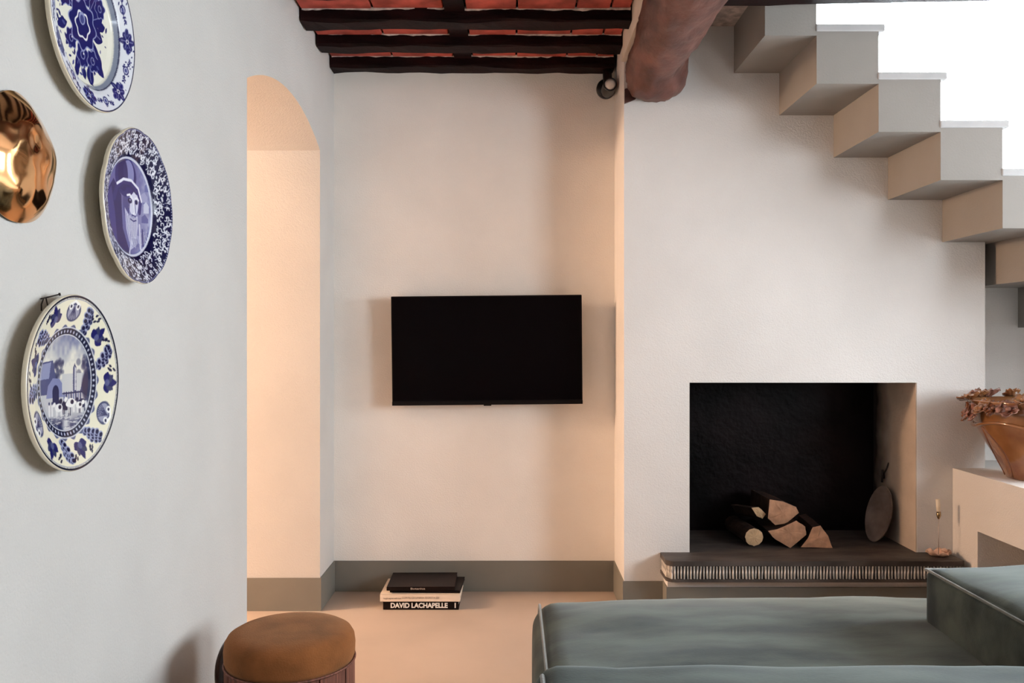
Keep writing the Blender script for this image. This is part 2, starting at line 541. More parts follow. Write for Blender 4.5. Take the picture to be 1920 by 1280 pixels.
# ------------------------------------------------------------------ staircase
st = thing('staircase', (2.0, 3.21, SZ(9)), 'pale plastered cantilever staircase with stepped underside and stone treads', 'staircase')
SY0, SY1 = 3.21, 4.6
for k in range(-1, 9):
    xa = SX(k); xb = SX(k+1)
    if k == -1: xa = .976
    s0 = SZ(k+1); tz = s0 + .2015
    if k == -1: tz = 2.628
    w_ = 0.0
    xe = min(xb, RX-.003)
    if xa >= RX-.02: break
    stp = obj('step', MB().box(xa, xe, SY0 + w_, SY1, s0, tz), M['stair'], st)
    if k >= 0:
        obj('tread', MB().bbox(xa-.004, min(xb+.025, RX-.002), SY0-.004, SY1-.01, tz, tz+.029, .005), M['tread'], stp)

# ------------------------------------------------------------------ hearth
he = thing('hearth', (1.28, 3.58, 0), 'dark stone hearth shelf with a ribbed front edge below the fire opening', 'hearth')
HX0, HX1, HY0 = .6525, 1.9125, 3.51
mb = MB()
rc = .035
pts = [(HX0+rc - rc*math.cos(a), HY0+rc - rc*math.sin(a)) for a in [i*math.pi/12 for i in range(7)]]
pts += [(HX1-.008, HY0), (HX1, HY0+.008), (HX1, PY), (HX0, PY)]
obj('slab', MB().prism(pts, 'Z', .252, .273), M['slate'], he)
obj('firebox_floor', MB().box(FX0, FX1, PY, FB, .243, .2725), M['slate'], he)
ins = .010
pts2 = [(HX0+rc - (rc-ins)*math.cos(a), HY0+rc - (rc-ins)*math.sin(a)) for a in [i*math.pi/12 for i in range(7)]]
pts2 += [(HX1-ins, HY0+ins), (HX1-ins, PY), (HX0+ins, PY)]
obj('frieze', MB().prism(pts2, 'Z', .195, .252), M['band'], he)
obj('moulding', MB().prism(pts, 'Z', .184, .197), M['slate'], he)
ribm = MB().bbox(-.0034, .0034, -.006, .006, -.0335, .0335, .0018, 1)
rib0 = None
def place_rib(x, y, rz):
    global rib0
    if rib0 is None:
        o = obj('rib', ribm, M['rib'], he, origin=(0, 0, 0)); rib0 = o
    else:
        o = rib0.copy(); C.objects.link(o)
    o.location = Vector((x, y, .2285)) - he.location
    o.rotation_euler = (random.uniform(-.02, .02), random.uniform(-.05, .05), rz + random.uniform(-.1, .1))
    o.scale = (random.uniform(.75, 1.15), random.uniform(.8, 1.15), random.uniform(.9, 1.0))
x = HX0 + rc
while x < HX1-.012:
    place_rib(x, HY0+.0075, 0); x += .0137
for a in (.3, .7, 1.1):
    place_rib(HX0+rc - (rc-.008)*math.cos(a), HY0+rc - (rc-.008)*math.sin(a), math.pi/2 - a - math.pi)
y = HY0+rc
while y < PY-.01:
    place_rib(HX0+.0075, y, math.pi/2); place_rib(HX1-.0075, y, math.pi/2); y += .0137
obj('plinth', MB().box(.668, 1.895, 3.571, PY, 0, .184), M['plaster'], he)
obj('plinth_band', MB().box(.668-T, 1.895+T, 3.571-T, PY-.001, 0, SK), M['skirt'], he)

# ------------------------------------------------------------------ masonry bench with niche
bx0 = 1.938; bz = .644
mb = MB()
BR = RX-.002
mb.box(bx0, BR, .9, 3.659, .41, bz); mb.box(bx0, BR, 3.463, 3.659, 0, .41); mb.box(bx0, BR, .9, 1.1, 0, .41)
mb.box(2.45, BR, 1.1, 3.463, 0, .41)
mb.box(PXR+.001, BR, 3.659, 3.899, 0, bz)
obj('masonry_bench', mb, M['plaster'], label='low white plastered bench with an open niche, carrying the glazed pot', cat='bench')

# ------------------------------------------------------------------ logs
def log_from(outline, Y, L, drift, name, label, mcut, taper=.92, seed=0):
    pts = [at(px, py, Y) for px, py in outline]
    # denser, slightly ragged outline
    dense = []
    n = len(pts)
    for i in range(n):
        a, b_ = pts[i], pts[(i+1) % n]
        for t in (0, .33, .66):
            p = a.lerp(b_, t)
            d = .0018*fbm((p.x*60, p.z*60, seed), 1.0)
            dense.append(Vector((p.x+d, p.y, p.z+d)))
    c = sum(dense, Vector())/len(dense)
    t = thing(name, (c.x, Y, min(p.z for p in dense)), label, 'log', 'firewood in the fireplace')
    rs = []
    for i in range(7):
        u = i/6
        f_ = 1 - (1-taper)*u + .03*fbm((u*3, seed, 1), 1.)
        if i == 0: f_ = 1.0
        rs.append([(c.x + (p.x-c.x)*f_ + drift[0]*u, Y + L*u, c.z + (p.z-c.z)*f_ + drift[1]*u) for p in dense])
    obj('bark', MB().rings(rs, smooth=False, cap0=False), M['bark'], t)
    # cut face: shallow relief
    face = MB(); m = len(dense)
    inner = [c + (p-c)*.55 + Vector((0, -.003*random.random(), 0)) for p in dense]
    cc = c + Vector((0, -.004, 0))
    vv = [tuple(p) for p in dense] + [tuple(p) for p in inner] + [tuple(cc)]
    ff = [(i, (i+1) % m, (i+1) % m+m, i+m) for i in range(m)] + [(i+m, (i+1) % m+m, 2*m) for i in range(m)]
    obj('cut_face', face.add(vv, ff), mcut, t)
circ = [(1414+17*math.cos(a), 1006.5+16.5*math.sin(a)) for a in [i*math.pi/6 for i in range(12)]]
log_from(circ, 3.745, .28, (-.02, .0), 'firewood_log', 'small round log with a pale sawn end on the hearth', M['cutwood_pale'], 1.0, 1)
log_from([(1440,971),(1454,984),(1474,981),(1498,961),(1493,950),(1468,940),(1443,936)], 3.775, .24, (-.02, .008), 'firewood_log', 'reddish split log lying on top of the firewood heap', M['cutwood'], .9, 2)
log_from([(1440,995),(1454,1011),(1482,1027),(1512,1002),(1510,987),(1493,975.6),(1476,984),(1457,992)], 3.74, .30, (.0, -.006), 'firewood_log', 'broad split log in the middle, under the topmost log', M['cutwood'], .78, 3)
log_from([(1502,1025),(1514.5,1009),(1524,988),(1538,985.4),(1552.5,1003.7),(1561,1027.6),(1530,1026)], 3.74, .27, (.03, .0), 'firewood_log', 'wedge-shaped split log at the end nearer the round iron pan', M['cutwood'], .95, 4)
log_from([(1409,951.7),(1423,950),(1436,963),(1430,972),(1419,967)], 3.80, .17, (-.05, -.02), 'firewood_log', 'thin pale split stick propped above the small round log', M['cutwood_pale'], 1.0, 5)

# round iron pan leaning on the reveal, wire hook above
pc = Vector((1.708, 3.865, .3990)); 
u = Vector((.50, -.86, .0)).normalized(); vv = Vector((.34, .02, .94)); vv = (vv - u*vv.dot(u)).normalized(); nn = u.cross(vv)
if nn.x > 0: nn = -nn
pan = MB(); rs = []
for rr, h in ((.05, .004), (.7, .002), (.93, .005), (1.0, .012), (1.02, .010), (.95, -.004), (.6, -.008), (.05, -.008)):
    rs.append([tuple(pc + u*(.064*rr*math.cos(a)) + vv*(.130*rr*math.sin(a)) + nn*h) for a in [i*2*math.pi/40 for i in range(40)]])
pan.rings(rs)
obj('oval_pan', pan, M['iron'], label='dusty oval iron pan leaning against the fireplace reveal', cat='pan')
h0 = at(1668, 868, 3.925); 
mb = MB().tube([(1.777, 3.925, h0.z+.002), (1.768, 3.93, h0.z-.03), (1.762, 3.94, h0.z-.05), (1.764, 3.945, h0.z-.075)], .0035, 6)
mb.tube([(1.760, 3.955, h0.z-.035), (1.760, 3.957, h0.z-.095)], .005, 6)
obj('wire_hook', mb, M['wire'], label='thin dark wire hook hanging on the fireplace reveal above the pan', cat='hook')

# ------------------------------------------------------------------ candle holder
cb = Vector(((1760-960)*3.6/F, 3.6, .273))
ca = thing('candle_holder', cb, 'slim candle holder with a petal-shaped base on the hearth end', 'candle holder')
mb = MB(); rs = []
for rr, h in ((.004, .003), (.5, .004), (.85, .012), (1.0, .020), (1.0, .016), (.8, .006), (.4, .0), (.004, .0)):
    rs.append([(cb.x + .050*rr*(1+.13*math.cos(5*a+.6)+.06*math.sin(9*a))*math.cos(a), cb.y + .042*rr*(1+.13*math.cos(5*a))*math.sin(a), cb.z + h + .006*rr*rr*math.sin(7*a)*(h > .01)) for a in [i*2*math.pi/60 for i in range(60)]])
obj('petal_base', mb.rings(rs), M['petal'], ca)
obj('stem', MB().tube([cb+Vector((0, 0, .003)), cb+Vector((0, 0, .165))], .0016, 8), M['steel'], ca)
obj('cup', MB().lathe([(.002, .158), (.006, .164), (.0095, .176), (.0085, .192), (.0075, .192), (.006, .176)], cb, 20), M['brass'], ca)
cpts = [cb+Vector((0, 0, .176)), cb+Vector((-.004, 0, .245))]
obj('candle', MB().tube(cpts, [.0075, .0085], 14), M['candle'], ca)
obj('bud', MB().lathe([(.002, 0), (.012, .004), (.013, .012), (.004, .018)], cb+Vector((.032, .012, .012)), 14), M['petal'], ca)

# ------------------------------------------------------------------ glazed pot on the bench
pb = Vector((2.135, 3.37, bz))
pot = thing('flower_pot', pb, 'large honey-brown glazed pot with ceramic flowers around its rim', 'pot')
prof = [(.02, .006), (.110, .0), (.118, .004), (.128, .03), (.158, .085), (.195, .15), (.222, .20), (.236, .235), (.242, .262), (.247, .27), (.243, .28), (.240, .295), (.250, .312), (.252, .318), (.244, .318), (.232, .30), (.22, .24), (.16, .10), (.05, .03), (.01, .028)]
obj('body', MB().lathe(prof, pb, 72), M['glaze'], pot)
def prof_r(z):
    p = [q for q in prof[1:13]]
    for a, b_ in zip(p[:-1], p[1:]):
        if a[1] <= z <= b_[1] and b_[1] > a[1]:
            return a[0] + (b_[0]-a[0])*(z-a[1])/(b_[1]-a[1])
    return .25
for i in range(12):
    a0 = 2*math.pi*i/12 + .2
    pts = []
    for j in range(14):
        t = j/13
        z = .01 + .20*t
        a = a0 + .10*math.sin(t*4 + i) + (.22*t*t if i % 2 else -.16*t*t)
        r = prof_r(z) - .001
        pts.append(pb + Vector((r*math.cos(a), r*math.sin(a), z)))
    obj('vine', MB().tube(pts, .0035, 6), M['glaze_dark'], pot)
pts = [pb + Vector(((prof_r(.235)+.001)*math.cos(a), (prof_r(.235)+.001)*math.sin(a), .222+.012*math.sin(4*a))) for a in [i*2*math.pi/96 for i in range(96)]]
obj('garland', MB().tube(pts, .007, 8, closed=True), M['glaze'], pot)
def flower_mesh(seed):
    r_ = random.Random(seed); mb = MB()
    for k in range(5):
        a = 2*math.pi*k/5 + r_.uniform(-.15, .15); L_ = r_.uniform(.026, .036); W = r_.uniform(.016, .021)
        rows = []
        for i in range(6):
            t = i/5; row = []
            for j in range(5):
                s_ = (j-2)/2
                ww = W*math.sin(min(1, t*1.05+.08)*math.pi*.82)
                x_ = L_*t; y_ = s_*ww
                z_ = .012*t*t + .006*(s_*s_)*math.sin(t*3) + .003*math.sin(j*2.2+k)
                row.append((x_*math.cos(a)-y_*math.sin(a), x_*math.sin(a)+y_*math.cos(a), z_))
            rows.append(row)
        top = [p for r in rows for p in r]; bot = [(p[0], p[1], p[2]-.003) for p in top]
        f = []
        for i in range(5):
            for j in range(4):
                q = (i*5+j, i*5+j+1, (i+1)*5+j+1, (i+1)*5+j); f.append(q); f.append(tuple(x+30 for x in reversed(q)))
        edge = [j for j in range(5)] + [i*5+4 for i in range(1, 6)] + [25+j for j in range(3, -1, -1)] + [i*5 for i in range(4, 0, -1)]
        for q, e in enumerate(edge):
            e2 = edge[(q+1) % len(edge)]; f.append((e, e+30, e2+30, e2))
        mb.add(top+bot, f, True)
    mb.lathe([(.002, .014), (.008, .012), (.009, .006), (.003, .0)], (0, 0, 0), 10)
    return mb
flows = [obj('flower', flower_mesh(s_), [M['glaze_rose'], M['glaze'], M['glaze_dark']][s_ % 3], pot, origin=(0, 0, 0)) for s_ in range(3)]
i = 0
for k in range(30):
    a = 2*math.pi*k/30 + random.uniform(-.06, .06)
    o = flows[i % 3] if i < 3 else flows[i % 3].copy()
    if i >= 3: C.objects.link(o)
    tilt = random.choice([.35, .8, 1.25, .6]); rr = .245 + .012*(tilt > .7)
    o.location = (rr*math.cos(a), rr*math.sin(a), .322 - .034*(tilt > .7) - .02*(tilt > 1.2))
    o.rotation_euler = (0, tilt, a)
    sc_ = random.uniform(1.1, 1.5); o.scale = (sc_,)*3
    i += 1

# ------------------------------------------------------------------ television
tvc = Vector((-.118, 3.91, EYE - (656-640)*3.9/F))
tv = thing('television', tvc, 'flat black wall-mounted television, switched off, between doorway and fireplace wall', 'television')
tv.rotation_euler = (math.radians(1.2), math.radians(-.55), 0)
TW, TH = .448, .2555
def loc(mb): return mb.xf(lambda p: p + tvc)
obj('housing', loc(MB().bbox(-TW, TW, -.002, .030, -TH, TH, .004)), M['tvframe'], tv)
obj('screen', loc(MB().box(-TW+.006, TW-.006, -.0035, -.001, -TH+.020, TH-.006)), M['screen'], tv)
obj('chin', loc(MB().bbox(-TW, TW, -.007, .012, -TH-.002, -TH+.016, .002)), M['tvframe'], tv)
obj('sensor', loc(MB().bbox(-.018, .018, -.004, .010, -TH-.007, -TH-.001, .002)), M['tvframe'], tv)
obj('rear_case', loc(MB().bbox(-.30, .30, .03, .055, -.20, .12, .008)), M['tvframe'], tv)
obj('wall_bracket', loc(MB().box(-.12, .12, .05, .088, -.12, .10)), M['black'], tv)

# spotlight
sp = thing('spotlight', at(1135, 168, 3.99), 'small black spotlight with a white lens, fixed below the wall joist', 'spotlight')
c0 = at(1136, 167, 3.99)
def ydisc(mb, c, prof, n=28):
    rs = [[(c.x + r*math.cos(a), c.y + y, c.z + r*math.sin(a)) for a in [i*2*math.pi/n for i in range(n)]] for r, y in prof]
    return mb.rings(rs)
obj('wall_plate', ydisc(MB(), c0, [(.003, -.022), (.040, -.020), (.046, -.012), (.046, .009)]), M['black'], sp)
c1 = at(1144, 158, 3.82)
obj('head', ydisc(MB(), c1, [(.024, .004), (.0265, -.004), (.031, -.004), (.032, .004), (.032, .09), (.024, .13), (.010, .158)]), M['black'], sp)
obj('lens', ydisc(MB(), c1, [(.002, -.010), (.014, -.008), (.0255, .0), (.0255, .004)]), M['lens'], sp)
obj('bracket', MB().tube([(c1.x, 3.90, c1.z+.005), (c1.x, 3.92, c1.z+.05), (c1.x, 3.95, JB+.03)], .022, 16), M['black'], sp)

# ------------------------------------------------------------------ books on the floor
def text_part(name, body, size, m, parent, loc_, rot=(math.pi/2, 0, 0), bold=0., fit=None):
    cu = bpy.data.curves.new(name, 'FONT')
    cu.body = body; cu.size = size; cu.extrude = .0003; cu.offset = bold
    cu.align_x = 'LEFT'; cu.align_y = 'CENTER'
    tmp = bpy.data.objects.new(name, cu); C.objects.link(tmp)
    bpy.context.view_layer.update()
    dg = bpy.context.evaluated_depsgraph_get()
    me = bpy.data.meshes.new_from_object(tmp.evaluated_get(dg))
    bpy.data.objects.remove(tmp); bpy.data.curves.remove(cu)
    me.name = name; me.materials.clear(); me.materials.append(m)
    if fit:
        xs = [q.co.x for q in me.vertices]; k_ = fit/(max(xs)-min(xs)); m0 = min(xs)
        for q in me.vertices: q.co.x = (q.co.x-m0)*k_
    o = bpy.data.objects.new(name, me); C.objects.link(o); o.parent = parent
    o.location = Vector(loc_); o.rotation_euler = rot
    return o
def book(x0, x1, y0, y1, z0, z1, mcov, label, rz=0, spine_front=True):
    c = Vector(((x0+x1)/2, (y0+y1)/2, z0))
    t = thing('book', c, label, 'book', 'books stacked on the floor')
    t.rotation_euler = (0, 0, rz)
    cv = MB().bbox(x0, x1, y0, y1, z1-.003, z1, .0012, 1).bbox(x0, x1, y0, y1, z0, z0+.003, .0012, 1).bbox(x0, x1, y0, y0+.003, z0, z1, .0012, 1)
    obj('cover', cv, mcov, t)
    obj('pages', MB().box(x0+.004, x1-.004, y0+.003, y1-.005, z0+.003, z1-.003), M['paper'], t)
    return t
b1 = book(-.577, -.2385, 3.722, 3.965, .0005, .0365, M['bookblack'], 'thick black art book at the bottom of the stack, white spine title')
text_part('spine_title', 'DAVID LACHAPELLE', .030, M['white'], b1, (-.135, -.1222, .0185), bold=.0011, fit=.255)
text_part('spine_mark', 'I', .030, M['white'], b1, (.150, -.1222, .0185), bold=.0012)
b2 = book(-.590, -.232, 3.718, 3.965, .037, .0715, M['bookcream'], 'cream-coloured book in the middle of the stack with faint spine lettering')
text_part('spine_author', 'luoghi segreti della luce', .010, M['greyprint'], b2, (-.163, -.1242, .016), fit=.078, bold=.0002)
text_part('spine_title', 'CORTILI DI UMBRIA SEGRETA ZEI', .013, M['greyprint'], b2, (-.080, -.1242, .018), fit=.165)
b3 = book(-.545, -.228, 3.735, 3.955, .072, .0845, M['bookblack'], 'slim black book under the topmost book, its edge sticking out', rz=math.radians(-2.5))
b4 = book(-.563, -.258, 3.722, 3.955, .0862, .103, M['bookblack'], 'black book lying on top of the stack with a tiny title', rz=math.radians(1.0))
text_part('spine_title', 'Botanica', .012, M['greyprint'], b4, (-.045, -.1172, .0085), fit=.065, bold=.0002)

# ------------------------------------------------------------------ stool
sc0 = Vector((-.567, 2.13, 0))
stool = thing('stool', sc0, 'round drum stool with a brown suede seat on a reddish wood body', 'stool')
obj('seat_cushion', MB().lathe([(.002, .468), (.07, .4685), (.115, .467), (.140, .463), (.154, .455), (.161, .443), (.1635, .425), (.1625, .40), (.158, .386), (.02, .386)], sc0, 72), M['suede'], stool)
obj('cushion_welt', MB().tube([sc0+Vector((.1625*math.cos(a), .1625*math.sin(a), .388)) for a in [i*2*math.pi/72 for i in range(72)]], .003, 6, closed=True), M['walnut'], stool)
obj('core', MB().lathe([(.14, .01), (.147, .02), (.147, .386)], sc0, 60), M['leather'], stool)
n_s = 12
for i in range(n_s):
    a0 = 2*math.pi*i/n_s + .012 + .17; a1 = 2*math.pi*(i+1)/n_s - .012 + .17
    pts = [(sc0.x+.162*math.cos(a), sc0.y+.162*math.sin(a)) for a in np.linspace(a0, a1, 9)] + [(sc0.x+.148*math.cos(a), sc0.y+.148*math.sin(a)) for a in np.linspace(a1, a0, 9)]
    obj('stave', MB().prism(pts, 'Z', .0, .384), M['walnut'], stool)
hp = []
for i in range(15):
    a = math.pi/2 + math.pi*i/14
    hp.append(sc0 + Vector((-.150 - .048*abs(math.cos(a-math.pi/2 + math.pi/2))**.7, 0, .375 + .072*math.sin(a))))
mb = MB()
rs = []
for i in range(17):
    t = i/16; a = math.pi*t
    out = .154 + .046*math.sin(a)**.6; z = .445 - .20*t
    ring = []
    for j in range(12):
        b_ = 2*math.pi*j/12
        ring.append((sc0.x - ((out+.14)/2 + (out-.14)/2*math.cos(b_)), sc0.y + .02 + .034*math.sin(b_), z))
    rs.append(ring)
mb.rings(rs)
obj('side_handle', mb, M['leather'], stool, label='glossy dark brown side handle')

# ------------------------------------------------------------------ sofa
def cushion(x0, x1, y0, y1, z0, z1, r, bulge, res=26, wob=.004, seed=0, sag=0.):
    """soft box: rounded corners, puffed faces"""
    hx, hy, hz = (x1-x0)/2, (y1-y0)/2, (z1-z0)/2
    c = Vector(((x0+x1)/2, (y0+y1)/2, (z0+z1)/2))
    mb = MB(); key = {}; V = []; Fq = []
    def vid(q):
        k_ = tuple(round(t, 5) for t in q)
        if k_ not in key:
            x, y, z = q[0]*hx, q[1]*hy, q[2]*hz
            ix = max(-hx+r, min(hx-r, x)); iy = max(-hy+r, min(hy-r, y)); iz = max(-hz+r, min(hz-r, z))
            d = Vector((x-ix, y-iy, z-iz))
            if d.length > 1e-9: p = Vector((ix, iy, iz)) + d.normalized()*min(r, d.length)
            else: p = Vector((x, y, z))
            fx = (1-q[1]**4)*(1-q[2]**4); fy = (1-q[0]**6)*(1-q[2]**4); fz = (1-q[0]**6)*(1-q[1]**4)
            p += Vector((math.copysign(bulge*fx*abs(q[0])**3, q[0]), math.copysign(bulge*fy*abs(q[1])**3, q[1]), math.copysign(bulge*fz*abs(q[2])**3, q[2])))
            p += Vector((0, 0, sag*(1-q[0]**2)*(1-.6*q[1]**2)*(q[2] > 0)*q[2]))
            w_ = wob*fbm((p.x*2.2+seed, p.y*2.2, p.z*2.2), 1.6, 3)
            p += Vector((0, 0, w_*(q[2] > 0)))
            key[k_] = len(V); V.append(tuple(p + c))
        return key[k_]
    g = [1.5*(2*i/res-1) - .5*(2*i/res-1)**3 for i in range(res+1)]
    for ax in range(3):
        for sgn in (-1, 1):
            for i in range(res):
                for j in range(res):
                    q = []
                    for a, b_ in ((i, j), (i+1, j), (i+1, j+1), (i, j+1)):
                        p = [0, 0, 0]; p[ax] = sgn; p[(ax+1) % 3] = g[a]; p[(ax+2) % 3] = g[b_]
                        q.append(vid(p))
                    Fq.append(tuple(q))
    return mb.add(V, Fq, True)
sofa = thing('sofa', (1.2, 2.0, 0), 'low green velvet sofa with piped box cushions, in front of the fireplace', 'sofa')
def soft_part(name, b, r, bulge, pipe=None, seed=0, res=26, sag=.0):
    o = obj(name, cushion(*b, r, bulge, res=res, seed=seed, sag=sag, wob=.010), M['velvet'], sofa)
    x0, x1, y0, y1, z0, z1 = b
    for ax, val in (pipe or []):
        rr = .06
        pts = []
        I = .012
        if ax == 'T':
            pts = [(val, y0+.02, z1-.004), (val+.001, y1-.03, z1-.004), (val+.003, y1-.006, z1-.006), (val+.03, y1+.001, z1-.008), (x1-.03, y1+.001, z1-.008), (x1-.1, y1-.05, z1-.02), (val+.1, y0+.1, z1-.02)]
            dense_open = [Vector(p) for p in pts[:5]]
            obj('piping', MB().tube(dense_open, .004, 8), M['piping'], o)
            continue
        if ax == 'X':
            for (cy, cz, a0) in ((y1-rr-I, z1-rr-I*.4, 0), (y0+rr+I, z1-rr-I*.4, 1), (y0+rr+I, z0+rr+I, 2), (y1-rr-I, z0+rr+I, 3)):
                for i in range(7):
                    a = (a0 + i/6)*math.pi/2
                    pts.append((val, cy + (rr+.002)*math.cos(a), cz + (rr+.002)*math.sin(a)))
        else:
            for (cx, cz, a0) in ((x1-rr, z1-rr, 0), (x0+rr, z1-rr, 1), (x0+rr, z0+rr, 2), (x1-rr, z0+rr, 3)):
                for i in range(7):
                    a = (a0 + i/6)*math.pi/2
                    pts.append((cx + (rr+.002)*math.cos(a), val, cz + (rr+.002)*math.sin(a)))
        dense = []
        for i in range(len(pts)):
            a, b_ = Vector(pts[i]), Vector(pts[(i+1) % len(pts)])
            k_ = max(1, int((b_-a).length/.04))
            dense += [a.lerp(b_, q/k_) for q in range(k_)]
        obj('piping', MB().tube(dense, .0045, 8, closed=True), M['piping'], o)
    return o
soft_part('seat_cushion', (.066, 1.88, 1.55, 2.60, .06, .400), .07, .010, [('X', .084)], seed=1, res=40, sag=.028)
soft_part('backrest', (.040, 1.88, 1.20, 1.535, .06, .610), .045, .010, [('X', .054)], seed=4, res=34)
soft_part('arm_cushion', (1.13, 1.86, 1.56, 2.28, .405, .583), .022, .014, [('T', 1.128)], seed=8, sag=.018)
for x in (.2, 1.0, 1.75):
    for y in (1.4, 2.5):
        obj('foot', MB().bbox(x-.03, x+.03, y-.03, y+.03, 0, .065, .004), M['black'], sofa)

# ------------------------------------------------------------------ wall plates
class Canvas:
    def __init__(s, n=720, bg=(226, 222, 205)):
        s.n = n
        a = (np.arange(n)+.5)/n*2-1
        s.U, s.V = np.meshgrid(a, -a)          # V up
        s.img = np.ones((n, n, 3))*np.array(bg)/255.
        s.R = np.hypot(s.U, s.V)
    def comp(s, al, col):
        col = np.array(col)/255.
        s.img = s.img*(1-al[..., None]) + col*al[..., None]
    def win(s, x0, x1, y0, y1):
        n = s.n
        i0 = max(0, int((x0+1)/2*n)-1); i1 = min(n, int((x1+1)/2*n)+2)
        j0 = max(0, int((1-y1)/2*n)-1); j1 = min(n, int((1-y0)/2*n)+2)
        return slice(j0, j1), slice(i0, i1)
    def part(s, w, al, col):
        if al.size == 0: return
        col = np.array(col)/255.
        s.img[w] = s.img[w]*(1-al[..., None]) + col*al[..., None]
    def ell(s, cx, cy, rx, ry, ang, col, a=1., soft=.008, lobes=0, depth=.0):
        m = max(rx, ry)*1.3+.02
        w = s.win(cx-m, cx+m, cy-m, cy+m)
        x = s.U[w]-cx; y = s.V[w]-cy
        c, q = math.cos(ang), math.sin(ang)
        u_ = (x*c+y*q)/rx; v_ = (-x*q+y*c)/ry
        d = np.hypot(u_, v_)
        if lobes: d = d/(1+depth*np.cos(lobes*np.arctan2(v_, u_)))
        s.part(w, a*np.clip((1-d)*min(rx, ry)/soft+.5, 0, 1), col)
    def line(s, pts, wd, col, a=1., soft=.006):
        xs = [p[0] for p in pts]; ys = [p[1] for p in pts]; m = wd+.02
        w = s.win(min(xs)-m, max(xs)+m, min(ys)-m, max(ys)+m)
        X = s.U[w]; Y = s.V[w]; D = np.full(X.shape, 9.)
        for (ax, ay), (bx, by) in zip(pts[:-1], pts[1:]):
            dx, dy = bx-ax, by-ay; L2 = dx*dx+dy*dy+1e-12
            t = np.clip(((X-ax)*dx+(Y-ay)*dy)/L2, 0, 1)
            D = np.minimum(D, np.hypot(X-ax-t*dx, Y-ay-t*dy))
        s.part(w, a*np.clip((wd/2-D)/soft+.5, 0, 1), col)
    def leaf(s, x0, y0, x1, y1, wd, col, a=1.):
        m = wd+.02
        w = s.win(min(x0, x1)-m, max(x0, x1)+m, min(y0, y1)-m, max(y0, y1)+m)
        X = s.U[w]-x0; Y = s.V[w]-y0; dx, dy = x1-x0, y1-y0; L = math.hypot(dx, dy)+1e-9
        t = (X*dx+Y*dy)/L/L; d = np.abs(-X*dy+Y*dx)/L
        ww = wd/2*np.sin(np.pi*np.clip(t, 0, 1))**.8
        s.part(w, a*np.clip((ww-d)/.006+.5, 0, 1)*((t > 0) & (t < 1)), col)
    def ring(s, r0, r1, col, a=1., soft=.006):
        al = np.clip((s.R-r0)/soft+.5, 0, 1)*np.clip((r1-s.R)/soft+.5, 0, 1)
        s.comp(a*al, col)
    def poly(s, pts, col, a=1.):
        xs = [p[0] for p in pts]; ys = [p[1] for p in pts]
        w = s.win(min(xs), max(xs), min(ys), max(ys))
        X = s.U[w]; Y = s.V[w]; ins = np.zeros(X.shape, bool)
        for (ax, ay), (bx, by) in zip(pts, pts[1:]+pts[:1]):
            if ay == by: continue
            c = ((ay > Y) != (by > Y)) & (X < (bx-ax)*(Y-ay)/(by-ay)+ax)
            ins ^= c
        s.part(w, a*ins.astype(float), col)
    def sample(s, u, v):
        n = s.n
        i = np.clip(((u+1)/2*n).astype(int), 0, n-1); j = np.clip(((1-v)/2*n).astype(int), 0, n-1)
        return s.img[j, i]

NAVY = (34, 34, 92); MID = (70, 74, 128); PALE = (140, 146, 184); WHITE = (224, 224, 226); INK = (22, 22, 58)

def smooth_noise(n, k, seed):
    r_ = np.random.RandomState(seed); g = r_.rand(k+1, k+1)
    x = np.linspace(0, k, n, endpoint=False); i = x.astype(int); f = x-i; f = f*f*(3-2*f)
    a = g[i][:, i]; b_ = g[i][:, i+1]; c = g[i+1][:, i]; d = g[i+1][:, i+1]
    fx = f[None, :]; fy = f[:, None]
    return (a*(1-fx)+b_*fx)*(1-fy) + (c*(1-fx)+d*fx)*fy

def daisy(cv, x, y, r, rot=0, petals=5):
    for k in range(petals):
        a = rot + 2*math.pi*k/petals
        cv.ell(x+.55*r*math.cos(a), y+.55*r*math.sin(a), r*.55, r*.36, a, NAVY, .95)
        cv.line([(x+.3*r*math.cos(a), y+.3*r*math.sin(a)), (x+.85*r*math.cos(a), y+.85*r*math.sin(a))], .10*r, PALE, .7)
    cv.ell(x, y, r*.24, r*.24, 0, WHITE); cv.ell(x, y, r*.13, r*.13, 0, NAVY)

def sprig(cv, x, y, ang, L, n, rnd, col=NAVY):
    for k in range(n):
        t = (k+1)/n
        px, py = x+L*t*math.cos(ang), y+L*t*math.sin(ang)
        for sg in (-1, 1):
            b_ = ang+sg*rnd.uniform(.5, 1.0); l = L*.45*rnd.uniform(.7, 1.1)
            cv.leaf(px, py, px+l*math.cos(b_), py+l*math.sin(b_), l*.5, col, .95)
    cv.line([(x, y), (x+L*math.cos(ang), y+L*math.sin(ang))], .012, col)

